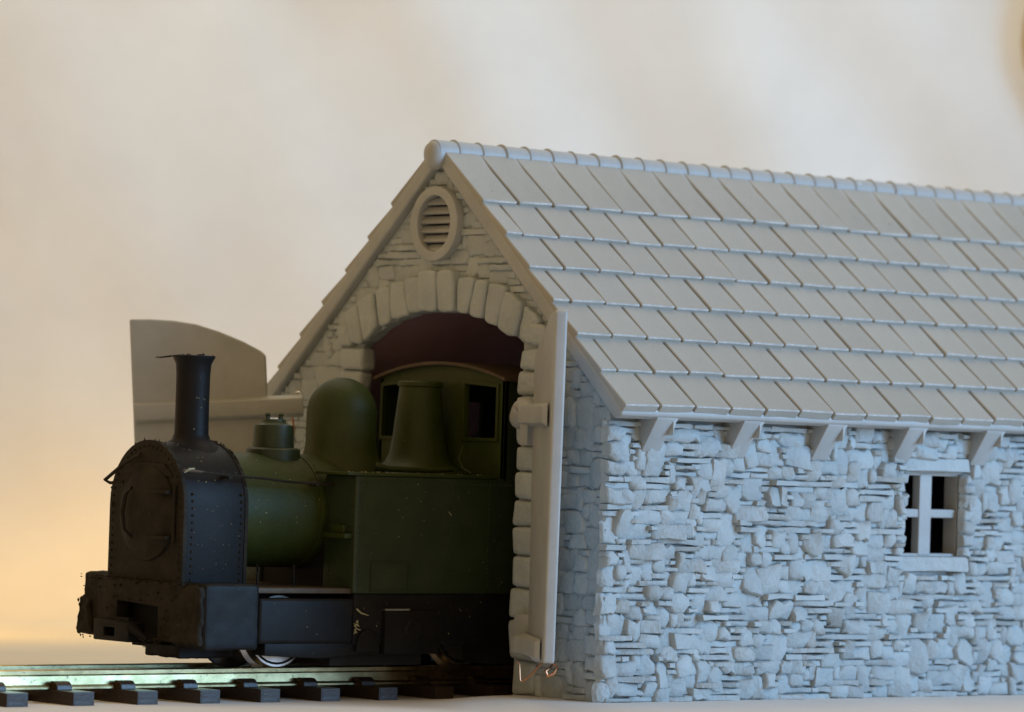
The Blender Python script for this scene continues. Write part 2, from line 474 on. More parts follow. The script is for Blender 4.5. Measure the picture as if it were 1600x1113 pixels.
# oval vent
vent = MB()
ringo = [(HY+.47*math.cos(a), VZ+.47*math.sin(a)) for a in [2*math.pi*k/40 for k in range(40)]]
ringi = [(HY+.33*math.cos(a), VZ+.355*math.sin(a)) for a in [2*math.pi*k/40 for k in range(40)]]
vo = vent.plate(ringo, [ringi], lambda u, v: (-.02, u, v), lambda u, v: (GX0+.05, u, v)).build('round_vent', RESIN, shed, smooth=40, bevel=.02)
for k in range(6):
    z = VZ-.30+k*.118
    hw = math.sqrt(max(.36**2-(z-VZ)**2, .01))
    mb = MB()
    mb.add([(.02, HY-hw, z-.04), (.05, HY-hw, z-.055), (.13, HY-hw, z+.02), (.10, HY-hw, z+.045),
            (.02, HY+hw, z-.04), (.05, HY+hw, z-.055), (.13, HY+hw, z+.02), (.10, HY+hw, z+.045)],
           [(0, 1, 2, 3), (7, 6, 5, 4), (0, 4, 5, 1), (1, 5, 6, 2), (2, 6, 7, 3), (3, 7, 4, 0)])
    mb.build('louvre', RESIN, vo, smooth=30)
# roof slab
sec = [(0, 3.470), (0, 3.39), (.14, 3.35), (HY, 3.35+TAN*(HY-.14)), (2*HY-.14, 3.35), (2*HY, 3.39), (2*HY, 3.470), (HY, 3.470+TAN*HY)]
roof = MB().prism(sec, 'x', 0, LX).build('roof', RESIN, shed, smooth=40, bevel=.035, seg=3)
roof.location.z += .055
# slates
SW = .58; nrm = Vector((0, -math.sin(ANG), math.cos(ANG))); dn = Vector((0, -math.cos(ANG), -math.sin(ANG)))
CL = 3.663/7.92/math.cos(ANG)*1.0
CL = .4624/math.cos(ANG)
def slate_mesh(w_, L, seed):
    rnd = random.Random(seed)
    hl, hu = .084+rnd.uniform(-.010, .012), .034
    g = .014+rnd.uniform(0, .009); gt = g+rnd.uniform(.0, .03)
    c = .022
    x0, x1 = g*.4, w_-g
    sk = rnd.uniform(-.006, .006)
    # local frame: x along roof, s down the slope (0 upper, L tail), n outwards
    def ht(s): return hu+(hl-hu)*s/L
    out = [(x0, 0), (x0, L-c*.4), (x0+c*.4, L+sk), ((x0+x1)/2, L+rnd.uniform(-.008, .008)), (x1-c, L-sk), (x1, L-c), (x1-gt+g, 0)]
    tops = []
    b = .012
    ins = [(x0+b, 0), (x0+b, L-c*.4-b), (x0+c*.4+b*.6, L+sk-b*1.6), ((x0+x1)/2, L-b*1.6), (x1-c-b*.6, L-sk-b*1.6), (x1-b, L-c-b), (x1-b-gt+g, 0)]
    vs = [(x, s, -.02) for x, s in out]+[(x, s, ht(s)-.012) for x, s in out]+[(x, s, ht(s)) for x, s in ins]
    n = 7; fs = []; mi = []
    for i in range(n-1):
        fs.append((i, i+1, n+i+1, n+i)); mi.append(0)
        fs.append((n+i, n+i+1, 2*n+i+1, 2*n+i)); mi.append(1 if 1 <= i <= 4 else 0)
    fs.append(tuple(range(2*n, 3*n))); mi.append(0)
    me = bpy.data.meshes.new('slate')
    tip = []
    for (x, s, h) in vs: tip.append((x, -math.cos(ANG)*s-math.sin(ANG)*h, -math.sin(ANG)*s+math.cos(ANG)*h))
    me.from_pydata(tip, [], fs); me.materials.append(SLATE); me.materials.append(EDGE)
    me.polygons.foreach_set('material_index', mi)
    bm = bmesh.new(); bm.from_mesh(me); bmesh.ops.recalc_face_normals(bm, faces=bm.faces); bm.to_mesh(me); bm.free()
    return me
CLT = (3.60-.4624*6)/math.cos(ANG)
FULL = [slate_mesh(SW, CL+.02, k) for k in range(7)]
FULLT = [slate_mesh(SW, CLT+.02, 80+k) for k in range(4)]
HALF = [slate_mesh(SW/2, CL+.02, 50+k) for k in range(3)]
def top_pt(c):   # upper edge of course c (0 = ridge course, 6 = eave course), base plane
    yt = .4624*(6-c)
    tail = Vector((0, yt, 3.470+TAN*yt))
    return tail-dn*(CLT if c == 0 else CL)
far = MB()
for c in range(-1, 7):
    p = top_pt(c)
    Lc = CL
    xs = 0.0; k = 0
    if c == -1: continue
    while xs < LX-.05:
        half = (k == 0 and c % 2 == 1)
        me = random.choice(HALF) if half else random.choice(FULLT if c == 0 else FULL)
        wdt = SW/2 if half else SW
        if xs+wdt > LX+.01: break
        o = link('slate', me, roof)
        o.location = (xs, p.y, p.z)
        o.rotation_euler = (R(jit(.6)), R(jit(.35)), R(jit(.45)))
        o.location += dn*jit(.007)
        if c == 0: o.rotation_euler[0] -= R(2.0); o.location -= nrm*.038
        if k < 1: # mirrored first column on the far slope, seen along the left verge
            o2 = link('slate', me, roof); o2.location = (xs+wdt, 2*HY-p.y, p.z); o2.rotation_euler = (0, 0, math.pi)
        else:
            for fc, pol in enumerate(me.polygons):
                far.add([(xs+wdt-me.vertices[i].co.x, 2*HY-p.y-me.vertices[i].co.y, p.z+me.vertices[i].co.z) for i in pol.vertices], [tuple(range(len(pol.vertices)))], 0)
        xs += wdt; k += 1
far.build('far_slates', SLATE, roof, kind='stuff')
# top filler strip of slates under the ridge (uppermost short course)
# ridge tiles
RZ = 6.652; RR = .158
tm = MB()
n = 16
def halftube(mb, x0, x1, r, taper=0):
    vs = []; m_ = 18
    for x, rr in ((x0, r), (x1, r-taper)):
        for k in range(m_+1):
            a = R(-35)+R(250)*k/m_
            vs.append((x, HY+rr*math.cos(a), RZ+rr*math.sin(a)))
    fs = [(k, k+1, m_+1+k+1, m_+1+k) for k in range(m_)]
    fs += [tuple(range(m_+1)), tuple(range(m_+1, 2*(m_+1)))[::-1]]
    mb.add(vs, fs)
halftube(tm, .0, .392, RR, .004)
tile = tm.build('ridge_tile', RESIN, roof, smooth=40)
cm = MB(); m_ = 18; vs = []
for (x, rr) in ((-.022, RR-.01), (-.014, RR+.014), (0, RR+.021), (.014, RR+.014), (.022, RR-.01)):
    for k in range(m_+1):
        a = R(-30)+R(240)*k/m_
        vs.append((x, HY+rr*math.cos(a), RZ+rr*math.sin(a)))
cm.add(vs, [(j*(m_+1)+k, j*(m_+1)+k+1, (j+1)*(m_+1)+k+1, (j+1)*(m_+1)+k) for j in range(4) for k in range(m_)])
collar = cm.build('collar', RESIN, tile, smooth=60)
x = .258; first = True
while x < LX-.1:
    if first: tobj, cobj = tile, collar; first = False
    else:
        tobj = tile.copy(); col.objects.link(tobj); tobj.parent = roof
        cobj = collar.copy(); col.objects.link(cobj); cobj.parent = tobj
    tobj.location = (x, jit(.004), jit(.004))
    x += .3894
mb = MB(); halftube(mb, -.06, .25, RR)
mb.build('ridge_tile', RESIN, roof, smooth=40)
mb = MB(); mb.lathe([(.001, -.135), (.06, -.128), (.12, -.10), (.155, -.05), (.165, 0), (.158, .05), (.13, .08)], (-.02, HY, RZ-.01), 'x', 24)
fo = mb.build('ridge_end', RESIN, roof, smooth=60)
for v in fo.data.vertices:
    if v.co.z < RZ: v.co.z = RZ-.01+(v.co.z-RZ)*1.25
# chips and burrs on the printed roof; glossy bead added as the ridge's shiny spot
mb = MB()
for k in range(150):
    c = random.randrange(0, 7); yt = .4624*(6-c)
    x_ = random.uniform(0, 9) if k % 3 else random.uniform(0, .3)
    hgt = .07+.01*random.random(); sft = random.choice([0, random.uniform(0, .5)]) if k % 2 else 0
    p = Vector((x_, yt, 3.470+TAN*yt))-dn*sft+nrm*(hgt-sft*.06)
    r_ = random.uniform(.005, .013)
    mb.lathe([(.001, -r_*.7), (r_, 0), (.001, r_*.7)], p, random.choice('xyz'), 5)
mb.build('resin_chips', EDGE, roof, smooth=60, kind='stuff')
MB().lathe([(.001, -.03), (.022, -.02), (.03, 0), (.02, .03), (.001, .04)], (7.35, HY-.11, RZ+.085), 'z', 10).build('shiny_spot_bead', GLOSS, roof, smooth=80)
# eave brackets
for k in range(8):
    xc = .75+1.43*k; x0, x1 = xc-.145, xc+.145
    for side_ in (0, 1):
        if side_ and k > 6: continue
        mb = MB()
        sec_ = [(.46, 2.98), (.46, 3.52), (.03, 3.52), (.03, 3.42), (.32, 2.98)]
        if side_: sec_ = [(2*HY-a, b) for a, b in sec_]
        mb.prism(sec_, 'x', x0, x1)
        vs = []
        for (a, b) in ((.30, 3.40), (.04, 3.40)):
            a = 2*HY-a if side_ else a
            vs += [(x1-.02, a, b-.18), (x1-.02, a, b+.06), (x1+.10, a, b+.06), (x1+.03, a, b-.02)]
        mb.add(vs, [(0, 3, 2, 1), (4, 5, 6, 7), (0, 4, 7, 3), (3, 7, 6, 2), (1, 5, 4, 0), (2, 6, 5, 1)])
        if k == 0 or True: mb.build('eave_bracket', RESIN, shed, smooth=50, bevel=.018)
# window
wn = MB(); wy0, wy1 = .47, .60
wo = [(WX0-.02, WZ0-.02), (WX1+.02, WZ0-.02), (WX1+.02, WZ1+.02), (WX0-.02, WZ1+.02)]
wi = [(WX0+.03, WZ0+.03), (WX0+.03, WZ1-.03), (WX1-.03, WZ1-.03), (WX1-.03, WZ0+.03)]
win = wn.plate(wo, [wi], lambda u, v: (u, wy0, v), lambda u, v: (u, .70, v)).build('window', RESIN, shed, bevel=.01)
MB().box(5.56, 5.78, wy0-.01, wy1, WZ0, WZ1).build('mullion', RESIN, win, bevel=.02)
MB().box(WX0, WX1, wy0+.01, wy1-.01, 2.29, 2.40).build('transom', RESIN, win, bevel=.02)
# interior lining: roof underside, with the maroon glow put into its colour
MB().prism([(.75, 3.2), (HY, 3.2+TAN*(HY-.75)), (2*HY-.75, 3.2), (2*HY-.75, 3.17), (HY, 3.17+TAN*(HY-.75)), (.75, 3.17)], 'x', GX1+.01, LX-.41).build('roof_lining', INNER, shed)

# doors: built in their own frame (u along the leaf from hinge to free edge, n = thickness), then placed
def door(name_label, hinge, dirv, thick, u0, u1, prof, zb, tilt, flip):
    d = Vector(dirv).normalized(); nv = Vector((-d.y, d.x, 0))*flip
    zv = Vector((0, 0, 1))
    piv = Vector((hinge[0], hinge[1], zb))
    def P(u, z, n):
        uu, zz = u-u0, z-zb
        u_ = uu*math.cos(tilt)-zz*math.sin(tilt)+u0
        z_ = uu*math.sin(tilt)+zz*math.cos(tilt)+zb
        q = Vector((hinge[0], hinge[1], 0))+d*u_+nv*n; q.z = z_
        return q
    outline = [(u0, zb), (u1, zb)]+prof
    mb = MB().plate(outline, [], lambda u, z: P(u, z, 0), lambda u, z: P(u, z, thick))
    leaf = mb.build('door', RESIN, shed, smooth=40, bevel=.03, seg=3, label=name_label)
    return leaf, P
prof = [(2.46, 4.66), (2.2, 4.65), (1.9, 4.62), (1.6, 4.56), (1.3, 4.45), (1.0, 4.31), (.78, 4.18), (.72, 4.12)]
leafA, PA = door('far door leaf with arched top swung wide open and leaning slightly', (.04, 5.525), (-.767, .641, 0), .12, .72, 2.46, prof, .42, R(-4.2), 1)
def strapbar(P, leaf, u0, u1, z0, z1, n0, n1, slope=0, t=.03):
    mb = MB(); vs = []
    N = 10
    for i in range(N+1):
        u = u0+(u1-u0)*i/N; dz = slope*(u-u0)
        for (z, n) in ((z0, n0), (z0+.05, n1), (z1-.05, n1), (z1, n0)): vs.append(P(u, z+dz, n))
    fs = [(i*4+k, i*4+(k+1) % 4, (i+1)*4+(k+1) % 4, (i+1)*4+k) for i in range(N) for k in range(4)]
    fs += [(0, 1, 2, 3), (N*4+3, N*4+2, N*4+1, N*4)]
    mb.add(vs, fs); return mb.build('hinge_strap', RESIN, leaf, smooth=50, bevel=.02)
strapbar(PA, leafA, .26, 2.44, 3.30, 3.60, .11, .24)
strapbar(PA, leafA, .26, 2.44, 1.0, 1.28, .11, .24)
wp = [PA(.33+.05*math.cos(a), 3.58+.05*math.sin(a), -.06) for a in [R(20*k) for k in range(0, 10)]]
MB().tube(wp, .016, 6).build('hinge_wire', TYRE, leafA, smooth=60)
MB().tube([PA(.42, 3.34, -.06), PA(.40, 3.15, -.05), PA(.43, 2.95, -.04)], .014, 6).build('hinge_wire', COPPER, leafA, smooth=60)
prof2 = [(1.72, 4.62), (1.66, 4.66), (1.5, 4.655), (1.2, 4.60), (.9, 4.50), (.6, 4.38), (.3, 4.26), (.1, 4.16), (.04, 4.08)]
leafB, PB = door('near door leaf with arched top swung open, seen edge on', (-.10, 1.34), (-.55, -.83, 0), .14, .04, 1.72, prof2, .50, 0, -1)
for z0, z1 in ((3.28, 3.56), (.52, .78)):
    mb = MB(); vs = []
    pr = [(-.14, .0), (-.02, -.12), (.14, -.17), (.34, -.13), (.5, -.07), (.8, -.05), (1.2, -.045), (1.5, -.04), (1.55, .01)]
    for (u, n) in pr:
        e = .05*(1 if u > .1 else .2)
        for (z, nn) in ((z0, .12), (z0+.04, .14-n), (z1-.04, .14-n), (z1, .12)): vs.append(PB(u, z, nn))
    N = len(pr)-1
    mb.add(vs, [(i*4+k, i*4+(k+1) % 4, (i+1)*4+(k+1) % 4, (i+1)*4+k) for i in range(N) for k in range(4)]+[(0, 1, 2, 3), (N*4+3, N*4+2, N*4+1, N*4)])
    o = mb.build('hinge_strap', RESIN, leafB, smooth=60, bevel=.02)
for v in leafB.data.vertices: v.co += Vector((.05*math.sin(v.co.z*1.1+.4), -.02*math.sin(v.co.z*1.7), 0))+noise.noise_vector(v.co*2.2)*.02+RH*.017*(v.co.z-.5)
# rounded hinge knuckles on the jamb, with their pin
mb = MB().lathe([(.02, -.16), (.12, -.15), (.17, -.09), (.185, 0), (.17, .09), (.12, .15), (.02, .16)], (-.02, 1.80, 3.42), 'x', 16)
kn = mb.build('hinge_knuckle', RESIN, shed, smooth=60)
for v in kn.data.vertices: v.co += noise.noise_vector(v.co*4)*.05
mb = MB().tube([(-.03, 1.78, 3.50), (-.10, 1.62, 3.53), (-.16, 1.46, 3.44), (-.20, 1.34, 3.32)], [.12, .13, .12, .10], 12)
kn = mb.build('hinge_knuckle', RESIN, shed, smooth=60)
for v in kn.data.vertices: v.co += noise.noise_vector(v.co*5)*.04
MB().box(-.15, -.04, 1.55, 1.70, 3.05, 3.38).build('hinge_pin', RESIN, shed, bevel=.02)
mb = MB().box(-.14, .0, 1.38, 1.72, .52, 1.0)
kn = mb.build('hinge_knuckle', RESIN, shed, smooth=50, bevel=.05)
mb = MB().lathe([(.03, -.14), (.12, -.10), (.15, 0), (.12, .10), (.03, .14)], (-.42, .86, .62), 'z', 14)
kn = mb.build('hinge_knuckle', RESIN, shed, smooth=60)
for v in kn.data.vertices: v.co += noise.noise_vector(v.co*6)*.06
MB().tube([(-.62, 1.04, .47), (-.60, 1.02, .42), (-.59, 1.01, .24), (-.57, 1.0, .22), (-.50, .92, .30), (-.42, .84, .44), (-.36, .78, .50)], .012, 6).build('hinge_wire', COPPER, leafB, smooth=60)
MB().tube([(-.34, .76, .46), (-.28, .70, .42), (-.31, .72, .33), (-.36, .77, .29), (-.38, .79, .36), (-.32, .73, .44)], [.010, .016, .026, .024, .022, .010], 6).build('hinge_wire', COPPER, leafB, smooth=60)

# ------------------------------------------------------------ track
TZ = .28
track = thing('railway_track', (-1, 3.65, 0), 'narrow gauge model track with bright rails and black sleepers under the engine', 'railway track')
G0, G1 = 3.22, 4.12
def rail(yc):
    h = .22; z1 = TZ; z0 = TZ-h
    s_ = [(-.10, 0), (.10, 0), (.10, .022), (.028, .045), (.022, .145), (.052, .165), (.052, .207), (.038, .22), (-.038, .22), (-.052, .207), (-.052, .165), (-.022, .145), (-.028, .045), (-.10, .022)]
    return MB().prism([(yc+a, z0+b) for a, b in s_], 'x', -9.5, LX-.6).build('rail', STEEL, track, smooth=35)
rail(G0); rail(G1)
sl0 = None
def sleeper_mb():
    mb = MB().box(-.15, .15, -1.02, 1.02, -.105, .058)
    for s_ in (-1, 1):
        mb.prism([(-.15, -.10), (-.15, .05), (-.12, .058), (-.12, -.10)], 'y', s_*1.02, s_*1.035)
    return mb
x = -8.44; k = 0
while x < 3.5:
    if sl0 is None:
        sl0 = sleeper_mb().build('sleeper', SLEEPER, track, bevel=.015)
        ch0 = []
        for yc in (G0-3.65, G1-3.65):
            for s_ in (-1, 1):
                mb = MB().prism([(yc+s_*.04, .05), (yc+s_*.21, .05), (yc+s_*.20, .11), (yc+s_*.15, .15), (yc+s_*.08, .155), (yc+s_*.04, .13)], 'x', -.11, .10)
                ch0.append(mb.build('rail_chair', SLEEPER, sl0, bevel=.012))
        so_ = sl0
    else:
        so_ = sl0.copy(); col.objects.link(so_); so_.parent = track
        for c_ in ch0:
            q = c_.copy(); col.objects.link(q); q.parent = so_
    so_.location = Vector((x+jit(.015), 3.65, 0))-track.location
    x += .89
MB().box(-9.3, LX-.7, G0+.3, G0+.42, -.09, -.02).box(-9.3, LX-.7, G1-.42, G1-.3, -.09, -.02).build('sleeper_web', SLEEPER, track)

# ------------------------------------------------------------ locomotive
CY = 3.72; HW = 1.25
loco = thing('steam_locomotive', (-1.5, CY, TZ), 'small dark green and black model tank engine coming out of the shed doorway', 'locomotive')
def L(mb, name, mat, parent=loco, smooth=40, bevel=0, seg=2, **k): return mb.build(name, mat, parent, smooth=smooth, bevel=bevel, seg=seg, **k)
# smokebox: straight sides, round top
def hoop(w_, zc, zb, n=20):
    return [(CY-w_, zb)]+[(CY-w_*math.cos(math.pi*k/n), zc+w_*math.sin(math.pi*k/n)) for k in range(n+1)]+[(CY+w_, zb)]
sb = L(MB().prism(hoop(.755, 2.2, 1.25), 'x', -4.17, -3.28), 'smokebox', [BLACK], bevel=.012)
L(MB().prism(hoop(.775, 2.2, 1.25), 'x', -4.22, -4.16), 'front_plate', SOOT, sb, bevel=.015)
L(MB().prism(hoop(.768, 2.2, 1.25), 'x', -3.32, -3.27), 'rear_band', SOOT, sb, bevel=.012)
mb = MB()
def rivet(mb, c, axis, r=.018):
    mb.lathe([(r, -.004), (r*.9, r*.4), (r*.5, r*.75), (.001, r*.85)] if axis != 'fx' else [(r, .004), (r*.9, -r*.4), (r*.5, -r*.75), (.001, -r*.85)], c, 'x' if axis in ('x', 'fx') else ('y' if axis == 'y' else 'z'), 6)
for k in range(25):
    a = math.pi*k/24
    rivet(mb, (-4.222, CY-.70*math.cos(a), 2.2+.70*math.sin(a)), 'fx')
for k in range(10):
    for s_ in (-1, 1): rivet(mb, (-4.222, CY+s_*.70, 1.36+k*.09), 'fx')
def rivy(mb, x, y, z, r=.018): mb.lathe([(r, .004), (r*.9, -r*.4), (r*.5, -r*.75), (.001, -r*.85)], (x, y, z), 'y', 6)
for k in range(13):
    for xx in (-4.08, -3.37): rivy(mb, xx, CY-.757, 1.33+k*.085)
L(mb, 'rivets', SOOT, sb, kind='stuff')
# ragged grime round the smokebox top edge
mb = MB()
for k in range(34):
    a = math.pi*random.uniform(.05, .95); rr = .772
    c = Vector((-4.19+jit(.03), CY-rr*math.cos(a), 2.2+rr*math.sin(a)))
    mb.lathe([(.001, -.02), (random.uniform(.006, .016), 0), (.001, random.uniform(.015, .04))], c, random.choice('xyz'), 5)
for k in range(30):
    a = math.pi*random.uniform(.1, .6)
    c = Vector((-3.29, CY-.765*math.cos(a), 2.2+.765*math.sin(a)))
    mb.lathe([(.001, -.02), (.018, 0), (.001, .03)], c, 'z', 5)
L(mb, 'grime', SOOT, sb, kind='stuff')
# smokebox door
DZ = 2.10
dr = L(MB().lathe([(.001, -.13), (.20, -.125), (.36, -.105), (.48, -.07), (.535, -.035), (.56, -.03), (.57, 0)], (-4.225, CY-.05, DZ), 'x', 40), 'smokebox_door', SOOT, sb)
mb = MB().tube([(-4.33, CY-.05+.20, DZ+.30), (-4.40, CY-.05+.24, DZ+.2), (-4.42, CY-.05+.26, DZ), (-4.40, CY-.05+.24, DZ-.2), (-4.33, CY-.05+.18, DZ-.30)], [.018, .026, .028, .022, .014], 8)
L(mb, 'handle', SOOT, dr)
for zz in (.26, -.28):
    L(MB().box(-4.345, -4.27, CY-.58, CY-.12, DZ+zz-.022, DZ+zz+.022), 'hinge_strap', SOOT, dr, bevel=.012)
L(MB().lathe([(.022, -.34), (.022, .34)], (-4.25, CY-.61, DZ), 'z', 8), 'hinge_bar', SOOT, dr)
L(MB().prism([(CY-.36, 2.70), (CY+.26, 2.71), (CY+.44, 2.56), (CY-.56, 2.54)], 'x', -4.245, -4.2), 'lamp_bracket', SOOT, sb, bevel=.02)
# chimney
CX = -3.60
ch = L(MB().lathe([(.40, 2.84), (.32, 2.93), (.235, 2.99), (.208, 3.06), (.204, 3.4), (.206, 3.78), (.215, 3.90), (.245, 3.955), (.26, 3.985), (.26, 4.0), (.21, 4.005), (.185, 3.98), (.175, 3.6)], (CX, CY, 0), 'z', 36), 'chimney', BLACK, loco)
mb = MB()
for k in range(34):
    a = random.uniform(0, 2*math.pi); rr = random.uniform(.17, .235)
    c = Vector((CX+rr*math.cos(a), CY+rr*math.sin(a), 4.0+random.uniform(-.03, .015)))
    mb.tube([c, c+Vector((jit(.035), jit(.035), random.uniform(-.02, .015)))], [random.uniform(.008, .022), .003], 5)
mb.tube([(CX-.18, CY+.20, 3.99), (CX-.27, CY+.29, 3.97), (CX-.33, CY+.33, 3.97)], [.012, .01, .006], 5)
L(mb, 'ragged_rim', SOOT, ch, kind='stuff')
# boiler
BZ = 2.16
L(MB().lathe([(.695, 0), (.695, 2.2)], (-3.27, CY, BZ), 'x', 48), 'boiler', GREEN, loco)
L(MB().lathe([(.708, 0), (.708, .06)], (-2.72+.6, CY, BZ), 'x', 48), 'boiler_band', GREEN, loco, bevel=.005)
# sand dome / valve
sd = L(MB().lathe([(.34, 2.74), (.33, 2.90), (.31, 2.92), (.255, 2.93), (.25, 3.0), (.245, 3.16), (.235, 3.20), (.17, 3.215), (.15, 3.23), (.14, 3.27), (.001, 3.28)], (-2.37, CY, 0), 'z', 32), 'sand_dome', GREEND, loco)
for s_ in (-1, 1):
    L(MB().lathe([(.045, 0), (.03, .03), (.028, .06), (.04, .075), (.02, .10), (.001, .10)], (-2.37+s_*.055, CY-s_*.06, 3.25), 'z', 10), 'valve', GREEND, sd)
# big dome
pr = [(.56, 2.66), (.50, 2.80), (.455, 2.90), (.44, 3.0), (.438, 3.36)]+[(.438*math.cos(R(a)), 3.37+.45*math.sin(R(a))) for a in range(8, 90, 8)]+[(.001, 3.82)]
L(MB().lathe(pr, (-1.33, CY, 0), 'z', 44), 'steam_dome', GREEN, loco, smooth=60)
# tapered dome near the cab
L(MB().lathe([(.66, 2.64), (.52, 2.72), (.42, 2.80), (.37, 2.90), (.34, 3.05), (.27, 3.68), (.265, 3.74), (.285, 3.755), (.285, 3.80), (.26, 3.82), (.001, 3.82)], (-.10, CY, 0), 'z', 44), 'safety_valve_cover', GREEN, loco, smooth=50)
# tanks and cab body (one each side)
def tank(y0, y1, near):
    o = L(MB().box(-2.03, 2.6, min(y0, y1), max(y0, y1), 1.20, 2.63), 'side_tank', GREEND, loco, bevel=.03, seg=3)
    return o
tk = tank(CY-HW, CY-HW+.62, True); tk2 = tank(CY+HW, CY+HW-.62, False)
for tt, s_ in ((tk, -1), (tk2, 1)):
    ya, yb = sorted((CY+s_*(HW+.02), CY+s_*(HW-.64)))
    L(MB().box(-2.18, .14, ya, yb, 2.625, 2.66), 'tank_lip', GREEN, tt, bevel=.008)
    mb = MB()
    for k in range(70):
        if s_ < 0: rivy(mb, -1.97+k*.055, CY-HW+.0, 2.55, .015)
    if s_ < 0:
        for zz in range(24):
            for xx in (-1.96, .05, -.55): rivy(mb, xx, CY-HW, 1.30+zz*.053, .014)
            L_ = 0
        for zz in range(22): mb.lathe([(.012, .004), (.009, -.008), (.001, -.011)], (-2.03, CY-HW+.10, 1.35+zz*.055), 'x', 5); mb.lathe([(.012, .004), (.009, -.008), (.001, -.011)], (-2.03, CY-HW+.50, 1.35+zz*.055), 'x', 5)
        L(mb, 'rivets', GREEND, tt, kind='stuff')
        L(MB().plate([(-1.78, 1.22), (-1.18, 1.22), (-1.18, 1.59), (-1.78, 1.59)], [[(-1.76, 1.24), (-1.20, 1.24), (-1.20, 1.57), (-1.76, 1.57)]], lambda u, v: (u, CY-HW+.01, v), lambda u, v: (u, CY-HW-.012, v)), 'access_panel', GREEND, tt)
        L(MB().box(-2.14, -2.0, CY-HW+.06, CY-HW+.50, 1.86, 1.92).box(-2.09, -2.0, CY-HW+.16, CY-HW+.42, 1.92, 2.02), 'step', GREEN, tt, bevel=.012)
# platform between tanks, lower boiler jacket
L(MB().box(-1.98, .2, CY-HW+.6, CY+HW-.6, 2.3, 2.58), 'boiler_jacket', GREEN, loco)
L(MB().box(-2.0, 2.5, CY-.62, CY+.62, 1.2, 2.3), 'firebox', DARK, loco)
# cab
CXF = .25
def arc(w_, z0, rise, n=16):
    Rr = (w_*w_+rise*rise)/(2*rise); zc = z0+rise-Rr; a0 = math.asin(w_/Rr)
    return [(CY+Rr*math.sin(-a0+2*a0*k/n), zc+Rr*math.cos(-a0+2*a0*k/n)) for k in range(n+1)]
hw = 1.25
top = arc(hw, 3.87, .19)
outl = [(CY+hw, 2.60), (CY-hw, 2.60)]+top
w1 = [(4.43, 3.12), (4.91, 3.12), (4.90, 3.76), (4.43, 3.80)]
w2 = [(2.62, 3.13), (3.24, 3.13), (3.24, 3.80), (2.62, 3.76)]
cab = L(MB().plate(outl, [w1, w2], lambda u, v: (CXF, u, v), lambda u, v: (CXF+.06, u, v)), 'cab', GREEN, loco, bevel=.006)
for hl in (w1, w2):
    cy_, cz_ = sum(p[0] for p in hl)/4, sum(p[1] for p in hl)/4
    big = [(cy_+(p[0]-cy_)+math.copysign(.045, p[0]-cy_), cz_+(p[1]-cz_)+math.copysign(.045, p[1]-cz_)) for p in hl]
    fr = L(MB().plate(big, [hl], lambda u, v: (CXF-.025, u, v), lambda u, v: (CXF+.01, u, v)), 'window_frame', GREEN, cab, bevel=.006)
for s_ in (-1, 1):
    y0, y1 = sorted((CY+s_*hw, CY+s_*(hw-.05)))
    L(MB().plate([(CXF, 2.62), (2.55, 2.62), (2.55, 3.86), (CXF, 3.86)], [[(.95, 2.75), (.95, 3.6), (1.9, 3.6), (1.9, 2.75)]], lambda u, v: (u, y0, v), lambda u, v: (u, y1, v)), 'cab_side', GREEND, cab)
L(MB().box(2.5, 2.55, CY-hw+.06, CY+hw-.06, 2.62, 3.86), 'cab_rear', DARK, cab)
L(MB().box(.7, 2.4, CY-.9, CY+.9, 2.6, 2.9), 'cab_fittings', DARK, cab)
to, ti = arc(hw+.07, 3.88, .20), arc(hw+.07, 3.835, .20)
L(MB().prism(to+ti[::-1], 'x', .17, 2.62), 'cab_roof', BROWN, cab, bevel=.01)
L(MB().tube([(-.15, CY-.75, 2.72), (-.6, CY-.82, 2.70), (-1.2, CY-.80, 2.71), (-1.35, CY-.72, 2.74)], [.03, .035, .04, .055], 8), 'pipe', GREEN, loco)
L(MB().tube([(.12, CY-.62, 3.02), (.02, CY-.66, 2.86), (-.02, CY-.8, 2.74), (0.0, CY-.95, 2.68)], .013, 6), 'wire', GREEN, loco)
# handrail with its bent front end
HRY = CY-.80
L(MB().tube([(-4.30, HRY-.02, 2.635), (-3.9, HRY-.03, 2.60), (-3.55, HRY-.02, 2.575), (-3.1, HRY, 2.555), (-2.7, HRY+.01, 2.52), (-2.35, HRY, 2.51), (-2.05, HRY-.02, 2.50)], .018, 6), 'handrail', SOOT, loco)
L(MB().tube([(-4.30, HRY-.02, 2.63), (-4.1, HRY-.03, 2.62), (-3.95, HRY-.03, 2.605)], [.02, .018, .014], 6), 'handrail_tip', BROWN, loco)
for xx, zz in ((-3.60, 2.575), (-2.3, 2.51)):
    L(MB().tube([(xx, HRY+.12, zz-.01), (xx, HRY-.035, zz-.005)], [.03, .035], 8), 'handrail_knob', SOOT, loco)
L(MB().tube([(-4.26, CY+.10, 2.80), (-4.30, CY+.38, 2.68), (-4.38, CY+.66, 2.47), (-4.34, CY+.60, 2.44), (-4.26, CY+.44, 2.46)], .022, 6), 'bent_wire', SOOT, loco)
